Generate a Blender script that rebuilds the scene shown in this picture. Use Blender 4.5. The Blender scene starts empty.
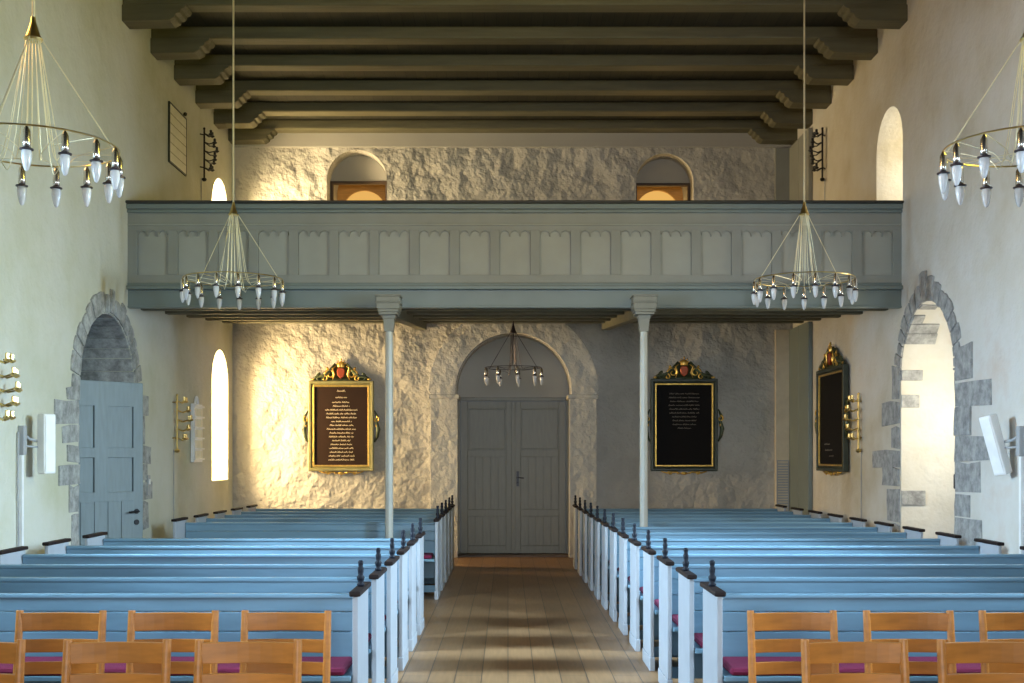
import bpy, bmesh, math, random
from mathutils import Vector, Matrix, noise
from mathutils.geometry import tessellate_polygon

random.seed(7)
PI = math.pi
sc = bpy.context.scene
COL = sc.collection

# ------------------------------------------------------------------ camera
F = 1170.0                                   # focal length in pixels of a 1024 wide frame
EYE = 1.6
cd = bpy.data.cameras.new('camera')
cam = bpy.data.objects.new('camera', cd)
COL.objects.link(cam)
cam.location = (0, 0, EYE)
cam.rotation_euler = (PI / 2, 0, 0)
cd.sensor_width = 36.0
cd.lens = 36.0 * F / 1024.0
cd.shift_x = (512 - 508) / 1024.0
cd.shift_y = (455 - 341.5) / 1024.0
cd.clip_end = 200
sc.camera = cam

# ------------------------------------------------------------------ world, exposure, daylight
sc.view_settings.view_transform = 'Standard'
sc.view_settings.look = 'None'
sc.view_settings.gamma = 1.0
sc.view_settings.use_curve_mapping = False
sc.view_settings.exposure = -0.06
sc.cycles.use_denoising = True
sc.cycles.max_bounces = 8
sc.cycles.diffuse_bounces = 4
sc.cycles.sample_clamp_indirect = 6.0

w = bpy.data.worlds.new('sky')
sc.world = w
w.use_nodes = True
bg = w.node_tree.nodes['Background']
bg.inputs[0].default_value = (0.62, 0.78, 1.0, 1)
bg.inputs[1].default_value = 0.3


def area(name, loc, target, sx, sy, power, col, spread=180):
    l = bpy.data.lights.new(name, 'AREA')
    l.shape = 'RECTANGLE'
    l.size = sx
    l.size_y = sy
    l.energy = power
    l.color = col
    l.spread = math.radians(spread)
    o = bpy.data.objects.new(name, l)
    COL.objects.link(o)
    o.location = loc
    d = Vector(target) - Vector(loc)
    o.rotation_euler = d.to_track_quat('-Z', 'Y').to_euler()
    return o


COOL = (0.55, 0.79, 1.0)
XW_L, XE_L = -4.25, 4.40
WARM = (1.0, 0.71, 0.35)
# daylight of the chancel end behind the camera
area('chancel_window_light', (0.1, -4.6, 2.6), (0.1, 18, 1.6), 3.0, 3.0, 75, (0.86, 0.93, 1.0), 50)
# the nave's tall side windows, all before the frame's edge
for k, yw in enumerate((2.4, 5.6, 8.8)):
    area('nave_window_light', (XW_L, yw, 2.5), (3.0, yw + 0.9, -0.5), 0.8, 2.0, (60, 170, 380)[k], COOL, 95)
    area('nave_window_light', (XE_L, yw, 2.5), (-3.0, yw + 0.9, -0.5), 0.8, 2.0, (60, 170, 380)[k], COOL, 95)
# added high lamps that tint the upper walls orange and yellow-green
area('upper_tint_light', (XW_L, 7.6, 5.2), (4.4, 10.0, 5.5), 1.2, 1.4, 95, (1.0, 0.55, 0.17), 120)
area('upper_tint_light', (XE_L, 7.6, 5.2), (-4.3, 10.0, 5.5), 1.2, 1.4, 120, (0.95, 0.80, 0.06), 120)
# low sun in the windows beside the west wall
area('low_window_sun', (-5.15, 17.35, 2.35), (-2.6, 18.5, 2.2), 0.7, 1.7, 500, WARM)
area('gallery_window_sun', (-5.15, 17.35, 5.0), (-2.8, 18.5, 5.2), 0.7, 1.7, 620, (1.0, 0.76, 0.42))
# daylight in the stone framed doorway and the window over it
area('east_doorway_light', (5.38, 12.4, 2.2), (0.0, 13.2, 0.2), 0.5, 1.0, 45, (1.0, 0.92, 0.70))
area('east_upper_window_light', (5.35, 13.6, 4.9), (4.0, 13.8, 4.6), 0.6, 1.4, 35, (1.0, 0.93, 0.74))
area('door_recess_light', (-5.25, 12.2, 1.6), (-3.0, 13.5, 0.8), 0.7, 1.8, 5, COOL)

# ------------------------------------------------------------------ materials
def node_mat(name):
    m = bpy.data.materials.new(name)
    m.use_nodes = True
    nt = m.node_tree
    return m, nt, nt.nodes['Principled BSDF']


def pmat(name, col, rough=0.5, metal=0.0, var=0.08, scale=6.0, bump=0.0, bscale=30.0, stretch=None, trans=0.0, spec=0.5):
    """paint / metal / cloth: base colour with a little mottling and a noise bump"""
    m, nt, b = node_mat(name)
    N, L = nt.nodes, nt.links
    tc = N.new('ShaderNodeTexCoord')
    mp = N.new('ShaderNodeMapping')
    if stretch:
        mp.inputs['Scale'].default_value = stretch
    L.new(tc.outputs['Object'], mp.inputs[0])
    nz = N.new('ShaderNodeTexNoise')
    nz.inputs['Scale'].default_value = scale
    nz.inputs['Detail'].default_value = 5
    L.new(mp.outputs[0], nz.inputs['Vector'])
    rp = N.new('ShaderNodeValToRGB')
    rp.color_ramp.elements[0].position = 0.3
    rp.color_ramp.elements[1].position = 0.7
    rp.color_ramp.elements[0].color = [max(0, c * (1 - var)) for c in col] + [1]
    rp.color_ramp.elements[1].color = [min(1, c * (1 + var)) for c in col] + [1]
    L.new(nz.outputs[0], rp.inputs[0])
    L.new(rp.outputs[0], b.inputs['Base Color'])
    b.inputs['Roughness'].default_value = rough
    b.inputs['Metallic'].default_value = metal
    b.inputs['Transmission Weight'].default_value = trans
    b.inputs['Specular IOR Level'].default_value = spec
    if bump:
        n2 = N.new('ShaderNodeTexNoise')
        n2.inputs['Scale'].default_value = bscale
        n2.inputs['Detail'].default_value = 4
        L.new(mp.outputs[0], n2.inputs['Vector'])
        bp = N.new('ShaderNodeBump')
        bp.inputs['Strength'].default_value = bump
        bp.inputs['Distance'].default_value = 0.02
        L.new(n2.outputs[0], bp.inputs['Height'])
        L.new(bp.outputs[0], b.inputs['Normal'])
    return m


def plaster(name, cols, bump=0.4, dist=0.03, s1=1.1, s2=7.0, s3=30.0, light_tint=None):
    """lime-washed rubble masonry: broad tint changes and a three-scale relief"""
    m, nt, b = node_mat(name)
    N, L = nt.nodes, nt.links
    tc = N.new('ShaderNodeTexCoord')
    nz = N.new('ShaderNodeTexNoise')
    nz.inputs['Scale'].default_value = 0.55
    nz.inputs['Detail'].default_value = 7
    nz.inputs['Roughness'].default_value = 0.62
    L.new(tc.outputs['Object'], nz.inputs['Vector'])
    rp = N.new('ShaderNodeValToRGB')
    e = rp.color_ramp.elements
    e[0].position, e[1].position = 0.28, 0.72
    e[0].color = list(cols[0]) + [1]
    e[1].color = list(cols[-1]) + [1]
    for i, c in enumerate(cols[1:-1]):
        x = e.new(0.28 + 0.44 * (i + 1) / (len(cols) - 1))
        x.color = list(c) + [1]
    L.new(nz.outputs[0], rp.inputs[0])
    L.new(rp.outputs[0], b.inputs['Base Color'])
    b.inputs['Roughness'].default_value = 0.9
    hs = None
    for s, wt in ((s1, 1.0), (s2, 0.33), (s3, 0.07)):
        n = N.new('ShaderNodeTexNoise')
        n.inputs['Scale'].default_value = s
        n.inputs['Detail'].default_value = 4
        L.new(tc.outputs['Object'], n.inputs['Vector'])
        ml = N.new('ShaderNodeMath')
        ml.operation = 'MULTIPLY'
        ml.inputs[1].default_value = wt
        L.new(n.outputs[0], ml.inputs[0])
        if hs is None:
            hs = ml
        else:
            ad = N.new('ShaderNodeMath')
            L.new(hs.outputs[0], ad.inputs[0])
            L.new(ml.outputs[0], ad.inputs[1])
            hs = ad
    bp = N.new('ShaderNodeBump')
    bp.inputs['Strength'].default_value = bump
    bp.inputs['Distance'].default_value = dist
    L.new(hs.outputs[0], bp.inputs['Height'])
    L.new(bp.outputs[0], b.inputs['Normal'])
    return m


def plank_mat(name, c1, c2, gap, length, width, rough, along='Y', bump=0.3, msize=0.004):
    m, nt, b = node_mat(name)
    N, L = nt.nodes, nt.links
    tc = N.new('ShaderNodeTexCoord')
    sp = N.new('ShaderNodeSeparateXYZ')
    cb = N.new('ShaderNodeCombineXYZ')
    L.new(tc.outputs['Object'], sp.inputs[0])
    if along == 'Y':
        L.new(sp.outputs[1], cb.inputs[0])
        L.new(sp.outputs[0], cb.inputs[1])
    else:
        L.new(sp.outputs[0], cb.inputs[0])
        L.new(sp.outputs[1], cb.inputs[1])
    br = N.new('ShaderNodeTexBrick')
    br.inputs['Scale'].default_value = 1.0
    br.inputs['Brick Width'].default_value = length
    br.inputs['Row Height'].default_value = width
    br.inputs['Mortar Size'].default_value = msize
    br.inputs['Mortar Smooth'].default_value = 0.2
    br.inputs['Color1'].default_value = list(c1) + [1]
    br.inputs['Color2'].default_value = list(c2) + [1]
    br.inputs['Mortar'].default_value = list(gap) + [1]
    br.offset = 0.37
    L.new(cb.outputs[0], br.inputs['Vector'])
    mp = N.new('ShaderNodeMapping')
    mp.inputs['Scale'].default_value = (1.2, 16, 1)
    L.new(cb.outputs[0], mp.inputs[0])
    nz = N.new('ShaderNodeTexNoise')
    nz.inputs['Scale'].default_value = 2.5
    nz.inputs['Detail'].default_value = 6
    L.new(mp.outputs[0], nz.inputs['Vector'])
    mx = N.new('ShaderNodeMix')
    mx.data_type = 'RGBA'
    mx.blend_type = 'MULTIPLY'
    mx.inputs['Factor'].default_value = 0.55
    L.new(br.outputs['Color'], mx.inputs[6])
    L.new(nz.outputs[0], mx.inputs[7])
    L.new(mx.outputs[2], b.inputs['Base Color'])
    b.inputs['Roughness'].default_value = rough
    iv = N.new('ShaderNodeMath')
    iv.operation = 'SUBTRACT'
    iv.inputs[0].default_value = 1.0
    L.new(br.outputs['Fac'], iv.inputs[1])
    bp = N.new('ShaderNodeBump')
    bp.inputs['Strength'].default_value = bump
    bp.inputs['Distance'].default_value = 0.01
    L.new(iv.outputs[0], bp.inputs['Height'])
    L.new(bp.outputs[0], b.inputs['Normal'])
    return m


def stone_mat(name, c1, c2):
    m, nt, b = node_mat(name)
    N, L = nt.nodes, nt.links
    tc = N.new('ShaderNodeTexCoord')
    nz = N.new('ShaderNodeTexNoise')
    nz.inputs['Scale'].default_value = 9
    nz.inputs['Detail'].default_value = 8
    nz.inputs['Roughness'].default_value = 0.7
    L.new(tc.outputs['Object'], nz.inputs['Vector'])
    rp = N.new('ShaderNodeValToRGB')
    rp.color_ramp.elements[0].position = 0.35
    rp.color_ramp.elements[1].position = 0.66
    rp.color_ramp.elements[0].color = list(c1) + [1]
    rp.color_ramp.elements[1].color = list(c2) + [1]
    L.new(nz.outputs[0], rp.inputs[0])
    L.new(rp.outputs[0], b.inputs['Base Color'])
    b.inputs['Roughness'].default_value = 0.9
    bp = N.new('ShaderNodeBump')
    bp.inputs['Strength'].default_value = 0.6
    bp.inputs['Distance'].default_value = 0.03
    L.new(nz.outputs[0], bp.inputs['Height'])
    L.new(bp.outputs[0], b.inputs['Normal'])
    return m


def emit_mat(name, col, power):
    m = bpy.data.materials.new(name)
    m.use_nodes = True
    nt = m.node_tree
    nt.nodes.clear()
    e = nt.nodes.new('ShaderNodeEmission')
    e.inputs[0].default_value = list(col) + [1]
    e.inputs[1].default_value = power
    o = nt.nodes.new('ShaderNodeOutputMaterial')
    nt.links.new(e.outputs[0], o.inputs[0])
    return m


M = {}
M['wall_w'] = plaster('lime plaster', [(0.46, 0.45, 0.30), (0.58, 0.57, 0.48), (0.64, 0.635, 0.59)], 0.8, 0.05, 1.3, 6.0, 24)  # yellow-green mottling puts coloured reflected light into the plaster
M['wall_e'] = plaster('lime plaster with rosy light tint', [(0.44, 0.38, 0.26), (0.56, 0.52, 0.44), (0.62, 0.60, 0.56), (0.56, 0.45, 0.37)], 0.8, 0.05, 1.3, 6.0, 24)  # ochre and rosy mottling: tint of reflected light put into the colour
M['wall_b'] = plaster('rough rubble plaster', [(0.33, 0.315, 0.28), (0.46, 0.44, 0.395), (0.58, 0.56, 0.51)], 1.0, 0.16, 2.2, 5.5, 18)
M['smooth'] = plaster('smooth plaster', [(0.36, 0.345, 0.31), (0.42, 0.405, 0.36)], 0.15, 0.02)
M['ring'] = plaster('rough arch plaster', [(0.44, 0.42, 0.37), (0.60, 0.58, 0.52)], 1.0, 0.07, 4.0, 11, 40)
M['floor'] = plank_mat('worn pine floorboards', (0.33, 0.185, 0.085), (0.25, 0.14, 0.064), (0.06, 0.04, 0.03), 5.2, 0.19, 0.42)
M['ceil'] = plank_mat('dark olive ceiling boards', (0.032, 0.030, 0.017), (0.045, 0.041, 0.023), (0.012, 0.011, 0.008), 9.0, 0.14, 0.7)
M['beam'] = pmat('olive painted beam', (0.115, 0.105, 0.058), 0.6, var=0.15, scale=4, stretch=(0.4, 4, 4), bump=0.2, bscale=8)
M['gal'] = pmat('grey green gallery paint', (0.25, 0.255, 0.225), 0.5, var=0.06, scale=3)
M['galp'] = pmat('pale grey green panel paint', (0.32, 0.325, 0.285), 0.5, var=0.06, scale=3)
M['galr'] = pmat('teal grey moulding paint', (0.17, 0.205, 0.195), 0.42, var=0.06, scale=3)
M['gald'] = pmat('dark rail cap', (0.03, 0.028, 0.022), 0.5)  # near-black tone for the handrail cap
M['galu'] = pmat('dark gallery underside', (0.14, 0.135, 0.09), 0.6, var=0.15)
M['column'] = pmat('pale column paint', (0.48, 0.49, 0.45), 0.35)
M['capital'] = pmat('grey capital paint', (0.22, 0.22, 0.185), 0.5)
M['door'] = pmat('grey green door paint', (0.165, 0.155, 0.112), 0.45, var=0.08, scale=5, stretch=(6, 1, 0.8))
M['door2'] = pmat('blue grey door paint', (0.165, 0.21, 0.23), 0.45, var=0.08, scale=5, stretch=(6, 1, 0.8))
M['pew'] = pmat('blue grey pew paint', (0.145, 0.26, 0.345), 0.36, var=0.10, scale=4, stretch=(0.5, 4, 4))
M['pewend'] = pmat('pale pew end paint', (0.34, 0.365, 0.40), 0.4, var=0.05)
M['cap'] = pmat('dark brown cap', (0.016, 0.009, 0.008), 0.6, spec=0.2)
M['fin'] = pmat('dark blue black finial', (0.006, 0.009, 0.017), 0.5, spec=0.2)
M['cush'] = pmat('magenta wool', (0.17, 0.003, 0.040), 0.85, bump=0.2, bscale=200)
M['chair'] = pmat('oiled beech', (0.42, 0.150, 0.020), 0.42, var=0.2, scale=5, stretch=(1, 6, 6))
M['brass'] = pmat('brass', (0.72, 0.55, 0.22), 0.28, 1.0)
M['wire'] = pmat('gilt wire', (0.80, 0.73, 0.50), 0.4, 0.5)
M['dark'] = pmat('dark bronze', (0.05, 0.04, 0.05), 0.35, 0.7)
M['silver'] = pmat('nickel', (0.70, 0.66, 0.62), 0.22, 1.0)
M['iron'] = pmat('black iron', (0.02, 0.02, 0.022), 0.4, 0.5)
M['bulb'] = pmat('frosted bulb glass', (0.92, 0.93, 0.96), 0.12, var=0.0, trans=0.45)
M['gold'] = pmat('gilding', (0.78, 0.50, 0.12), 0.32, 0.85, var=0.2, scale=20)
M['green'] = pmat('dark green carving', (0.06, 0.075, 0.035), 0.4, 0.2, var=0.4, scale=12)
M['olive'] = pmat('olive gilt frame', (0.30, 0.27, 0.11), 0.4, 0.3, var=0.2)
M['frame_d'] = pmat('green black frame', (0.035, 0.045, 0.032), 0.4, 0.2, var=0.3)
M['board'] = pmat('brown black board', (0.026, 0.011, 0.005), 0.6, spec=0.2)
M['boardk'] = pmat('black board', (0.006, 0.005, 0.005), 0.7, spec=0.15)
M['red'] = pmat('red shield enamel', (0.34, 0.06, 0.015), 0.4, 0.3)
M['ink'] = pmat('pale gold lettering', (0.85, 0.72, 0.48), 0.5)
M['inkd'] = pmat('faint lettering', (0.20, 0.17, 0.13), 0.5)  # darker, fainter tone than the other lettering
M['white'] = pmat('white enamel', (0.80, 0.80, 0.79), 0.4)
M['cream'] = pmat('cream board', (0.74, 0.70, 0.55), 0.5)
M['grey'] = pmat('grey box', (0.35, 0.36, 0.37), 0.5)
M['wood_d'] = pmat('dark window frame wood', (0.06, 0.035, 0.018), 0.5)
M['wood_l'] = pmat('honey lining boards', (0.50, 0.27, 0.07), 0.5, var=0.15, stretch=(1, 1, 8))
M['stone_w'] = stone_mat('grey rubble stone', (0.20, 0.20, 0.19), (0.48, 0.48, 0.46))
M['stone_e'] = stone_mat('blue grey soapstone', (0.20, 0.20, 0.20), (0.44, 0.44, 0.43))
M['tan'] = pmat('tan casing paint', (0.62, 0.53, 0.38), 0.6)
M['glow'] = emit_mat('lit tower window', (1.0, 0.55, 0.14), 0.85)
M['glass'] = pmat('window glass', (0.9, 0.95, 1.0), 0.05, trans=1.0, var=0)

# ------------------------------------------------------------------ mesh helpers
class MB:
    def __init__(s):
        s.bm = bmesh.new()

    def box(s, x0, x1, y0, y1, z0, z1, mat=None):
        v = [s.bm.verts.new(p) for p in ((x0, y0, z0), (x1, y0, z0), (x1, y1, z0), (x0, y1, z0), (x0, y0, z1), (x1, y0, z1), (x1, y1, z1), (x0, y1, z1))]
        for f in ((3, 2, 1, 0), (4, 5, 6, 7), (0, 1, 5, 4), (1, 2, 6, 5), (2, 3, 7, 6), (3, 0, 4, 7)):
            s.bm.faces.new([v[i] for i in f])
        if mat is not None:
            for q in v:
                q.co = mat @ q.co
        return s

    def bar(s, a, b, wx, wy, up=(0, 0, 1)):
        """rectangular bar from a to b"""
        a, b = Vector(a), Vector(b)
        d = (b - a).normalized()
        u = Vector(up)
        if abs(d.dot(u)) > 0.97:
            u = Vector((0, 1, 0))
        x = d.cross(u).normalized()
        y = x.cross(d).normalized()
        r = []
        for p in (a, b):
            r.append([s.bm.verts.new(p + x * sx * wx / 2 + y * sy * wy / 2) for sx, sy in ((-1, -1), (1, -1), (1, 1), (-1, 1))])
        s.bm.faces.new(r[0][::-1])
        s.bm.faces.new(r[1])
        for i in range(4):
            j = (i + 1) % 4
            s.bm.faces.new((r[0][i], r[0][j], r[1][j], r[1][i]))
        return s

    def tube(s, pts, r, n=6):
        pts = [Vector(p) for p in pts]
        rs = r if isinstance(r, (list, tuple)) else [r] * len(pts)
        rings = []
        prev = None
        for i, p in enumerate(pts):
            d = (pts[min(i + 1, len(pts) - 1)] - pts[max(i - 1, 0)]).normalized()
            u = prev if prev is not None else (Vector((0, 0, 1)) if abs(d.z) < 0.9 else Vector((1, 0, 0)))
            x = d.cross(u)
            if x.length < 1e-4:
                x = d.cross(Vector((0.3, 1, 0.2)))
            x.normalize()
            y = x.cross(d).normalized()
            prev = y
            rings.append([s.bm.verts.new(p + (x * math.cos(2 * PI * k / n) + y * math.sin(2 * PI * k / n)) * rs[i]) for k in range(n)])
        for a, b in zip(rings, rings[1:]):
            for k in range(n):
                s.bm.faces.new((a[k], a[(k + 1) % n], b[(k + 1) % n], b[k]))
        s.bm.faces.new(rings[0][::-1])
        s.bm.faces.new(rings[-1])
        return s

    def ring(s, c, R, r, n=48, m=6):
        c = Vector(c)
        rows = []
        for i in range(n):
            a = 2 * PI * i / n
            d = Vector((math.cos(a), math.sin(a), 0))
            rows.append([s.bm.verts.new(c + d * (R + r * math.cos(2 * PI * k / m)) + Vector((0, 0, r * math.sin(2 * PI * k / m)))) for k in range(m)])
        for i in range(n):
            a, b = rows[i], rows[(i + 1) % n]
            for k in range(m):
                s.bm.faces.new((a[k], b[k], b[(k + 1) % m], a[(k + 1) % m]))
        return s

    def lathe(s, prof, c=(0, 0, 0), n=14, scale=(1, 1)):
        """profile of (radius, z) turned about a vertical axis"""
        c = Vector(c)
        rows = []
        for r, z in prof:
            rows.append([s.bm.verts.new(c + Vector((r * math.cos(2 * PI * k / n) * scale[0], r * math.sin(2 * PI * k / n) * scale[1], z))) for k in range(n)])
        for a, b in zip(rows, rows[1:]):
            for k in range(n):
                s.bm.faces.new((a[k], a[(k + 1) % n], b[(k + 1) % n], b[k]))
        s.bm.faces.new(rows[0][::-1])
        s.bm.faces.new(rows[-1])
        return s

    def ball(s, c, r, sub=1, sc3=(1, 1, 1)):
        t = bmesh.ops.create_icosphere(s.bm, subdivisions=sub, radius=r)
        for v in t['verts']:
            v.co = Vector((v.co.x * sc3[0], v.co.y * sc3[1], v.co.z * sc3[2])) + Vector(c)
        return s

    def poly(s, loops, fn, d0, d1):
        """solid plate: loops[0] outer, others holes, as 2-D points; fn(u, v, d) -> 3-D point"""
        flat = [p for lp in loops for p in lp]
        tris = tessellate_polygon([[Vector((p[0], p[1], 0)) for p in lp] for lp in loops])
        A = [s.bm.verts.new(fn(p[0], p[1], d0)) for p in flat]
        B = [s.bm.verts.new(fn(p[0], p[1], d1)) for p in flat]
        for t in tris:
            s.bm.faces.new([A[i] for i in t])
            s.bm.faces.new([B[i] for i in t[::-1]])
        k = 0
        for lp in loops:
            n = len(lp)
            for i in range(n):
                j = (i + 1) % n
                s.bm.faces.new((A[k + i], A[k + j], B[k + j], B[k + i]))
            k += n
        return s

    def xform(s, mat):
        for v in s.bm.verts:
            v.co = mat @ v.co
        return s

    def build(s, name, mat, parent=None, bevel=0.0, smooth=False, seg=2):
        bmesh.ops.recalc_face_normals(s.bm, faces=s.bm.faces)
        me = bpy.data.meshes.new(name)
        s.bm.to_mesh(me)
        s.bm.free()
        me.materials.append(mat if not isinstance(mat, str) else M[mat])
        if smooth:
            me.polygons.foreach_set('use_smooth', [True] * len(me.polygons))
        o = bpy.data.objects.new(name, me)
        COL.objects.link(o)
        if parent is not None:
            o.parent = parent
        if bevel:
            b = o.modifiers.new('edge', 'BEVEL')
            b.width = bevel
            b.segments = seg
            b.limit_method = 'ANGLE'
        return o


def tag(o, label=None, cat=None, group=None, kind=None):
    if label:
        o['label'] = label
    if cat:
        o['category'] = cat
    if group:
        o['group'] = group
    if kind:
        o['kind'] = kind
    return o


def thing(name, label, cat, loc=(0, 0, 0), rz=0.0, group=None):
    o = bpy.data.objects.new(name, None)
    COL.objects.link(o)
    o.location = loc
    o.rotation_euler = (0, 0, rz)
    return tag(o, label, cat, group)


def struct(o, label=None, cat=None, group=None):
    return tag(o, label, cat, group, 'structure')


def share(src, name, parent, loc=(0, 0, 0), rz=0.0):
    """a further object on an existing mesh"""
    o = src.copy()
    o.name = name
    COL.objects.link(o)
    o.parent = parent
    o.location = loc
    o.rotation_euler = (0, 0, rz)
    return o


def arch_loop(c, half, bottom, spring, n=20, rise=None):
    rise = half if rise is None else rise
    pts = [(c - half, bottom), (c + half, bottom)]
    for i in range(n + 1):
        a = PI * i / n
        pts.append((c + half * math.cos(a), spring + rise * math.sin(a)))
    return pts


# ------------------------------------------------------------------ the shell
XW, XE, YB, ZC = -4.32, 4.47, 18.35, 6.79
Y0 = -5.0
on_w = lambda u, v, d: (XW - d, u, v)
on_e = lambda u, v, d: (XE + d, u, v)
on_b = lambda u, v, d: (u, YB + d, v)

MB().box(-6.0, 6.2, Y0 - 0.4, 19.4, -0.2, 0.0).build('floor', 'floor')['kind'] = 'structure'
MB().box(-6.0, 6.2, Y0 - 0.4, 19.4, ZC, ZC + 0.15).build('ceiling', 'ceil')['kind'] = 'structure'


def wall(name, fn, outer, holes, thick, mat):
    """masonry wall; every hole is (front loop, back loop), splayed outwards-in"""
    mb = MB()
    bm = mb.bm
    for d, pick in ((0.0, 0), (thick, 1)):
        loops = [outer] + [h[pick] for h in holes]
        flat = [p for lp in loops for p in lp]
        V = [bm.verts.new(fn(p[0], p[1], d)) for p in flat]
        for t in tessellate_polygon([[Vector((p[0], p[1], 0)) for p in lp] for lp in loops]):
            bm.faces.new([V[i] for i in t])
        if d == 0.0:
            VA = V
        else:
            k = 0
            for lp in loops:
                n = len(lp)
                for i in range(n):
                    j = (i + 1) % n
                    bm.faces.new((VA[k + i], VA[k + j], V[k + j], V[k + i]))
                k += n
    return struct(mb.build(name, mat))


def splay(c, half, bottom, spring, k, db=0.0, n=20):
    return arch_loop(c, half, bottom, spring, n), arch_loop(c, half * k, bottom + db, spring + db * 0.3, n)


TH = 1.0
wall('wall_left', on_w, [(Y0, 0), (19.35, 0), (19.35, ZC), (Y0, ZC)],
     [(arch_loop(12.66, 0.90, 0.02, 2.24), arch_loop(12.66, 0.895, 0.02, 2.24)),
      splay(17.56, 0.49, 1.22, 2.69, 0.72, 0.12), splay(17.56, 0.49, 4.0, 5.25, 0.72, 0.1)], TH, 'wall_w')
wall('wall_right', on_e, [(Y0, 0), (19.35, 0), (19.35, ZC), (Y0, ZC)],
     [(arch_loop(12.5, 0.80, 0.02, 2.44), arch_loop(12.5, 0.79, 0.02, 2.43)),
      splay(13.72, 0.47, 4.46, 5.2, 0.75, 0.1)], TH, 'wall_e')
AC = 0.085                                    # the doorway's axis
wall('wall_back', on_b, [(XW - TH, 0), (XE + TH, 0), (XE + TH, ZC), (XW - TH, ZC)],
     [(arch_loop(AC, 0.89, 0.02, 2.60), arch_loop(AC, 0.89, 0.02, 2.60)),
      (arch_loop(-2.37, 0.47, 4.3, 5.92), arch_loop(-2.37, 0.44, 4.3, 5.9)),
      (arch_loop(2.46, 0.45, 4.3, 5.88), arch_loop(2.46, 0.42, 4.3, 5.86))], 1.0, 'wall_b')
wall('wall_front', lambda u, v, d: (u, Y0 - d, v), [(XW - TH, 0), (XE + TH, 0), (XE + TH, ZC), (XW - TH, ZC)],
     [(arch_loop(0.1, 1.6, 1.0, 3.6), arch_loop(0.1, 1.5, 1.0, 3.6))], 0.6, 'wall_w')

# outer closures of the openings: leaded windows and a porch wall
def window(n, fn, c, half, bottom, spring, d, mat='white'):
    mb = MB()
    o = arch_loop(c, half, bottom, spring)
    i_ = arch_loop(c, half - 0.05, bottom + 0.05, spring)
    mb.poly([o, i_], fn, d, d + 0.06)
    for q in (-0.33, 0.33):
        u = c + q * half
        mb.poly([[(u - 0.012, bottom + 0.03), (u + 0.012, bottom + 0.03), (u + 0.012, spring + half * 0.9), (u - 0.012, spring + half * 0.9)]], fn, d + 0.015, d + 0.045)
    z = bottom + 0.3
    while z < spring + half * 0.5:
        mb.poly([[(c - half + 0.03, z), (c + half - 0.03, z), (c + half - 0.03, z + 0.02), (c - half + 0.03, z + 0.02)]], fn, d + 0.02, d + 0.04)
        z += 0.32
    return struct(mb.build('window_%d' % n, mat))


window(1, on_w, 17.56, 0.36, 1.34, 2.73, TH - 0.06)
window(2, on_w, 17.56, 0.36, 4.10, 5.28, TH - 0.06)
window(3, on_e, 13.72, 0.36, 4.56, 5.23, TH - 0.06)
window(4, on_e, 12.5, 0.72, 0.02, 2.40, TH - 0.06)
struct(MB().box(XW - TH - 0.1, XW - TH - 0.02, 11.6, 13.7, 0.0, 3.4).build('door_3', 'wood_d'))


# ---- stone lining of the two arched openings
def lining(n, fn, c, half, spring, depth, mat, rows, keep=1.0):
    """courses of rough stones lining jambs and vault of an opening"""
    mb = MB()
    z = 0.02
    k = 0
    random.seed(n * 11)

    def block(u0, v0, u1, v1, d0, d1, t):
        # stone on the reveal between two points of the opening's outline, t proud of it
        du, dv = u1 - u0, v1 - v0
        ln = math.hypot(du, dv)
        nx, nz = -dv / ln * t, du / ln * t
        lp = [(u0, v0), (u1, v1), (u1 + nx, v1 + nz), (u0 + nx, v0 + nz)]
        mb.poly([lp], fn, d0, d1)
    while z < spring - 0.05:
        h = random.uniform(0.13, 0.3)
        z1 = min(z + h, spring)
        for side in (1, -1):
            if random.random() < keep:
                e = random.uniform(0.10, 0.30) if keep < 1 else depth
                u = c + side * half
                if side > 0:
                    block(u, z + 0.008, u, z1 - 0.008, 0.0, e, 0.012 + random.random() * 0.012)
                else:
                    block(u, z1 - 0.008, u, z + 0.008, 0.0, e, 0.012 + random.random() * 0.012)
        z = z1
    a = 0.0
    while a < PI - 0.05:
        da = random.uniform(0.13, 0.24)
        a1 = min(PI, a + da)
        if random.random() < keep:
            e = random.uniform(0.10, 0.34) if keep < 1 else depth
            p, q = (c + half * math.cos(a + .008), spring + half * math.sin(a + .008)), (c + half * math.cos(a1 - .008), spring + half * math.sin(a1 - .008))
            block(p[0], p[1], q[0], q[1], 0.0, e, 0.014 + random.random() * 0.014)
        a = a1
    return struct(mb.build('trim_%d' % n, mat, bevel=0.006))


lining(1, on_w, 12.66, 0.90, 2.24, 0.9, 'stone_w', 12)
lining(2, on_e, 12.5, 0.80, 2.44, 0.9, 'stone_e', 12, keep=0.42)


# ---- stones bared round the openings, on the wall face
def px_w(x, y):
    Y = XW * F / (x - 508)
    return (Y, EYE + (455 - y) * Y / F)


def px_e(x, y):
    Y = XE * F / (x - 508)
    return (Y, EYE + (455 - y) * Y / F)


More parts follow.
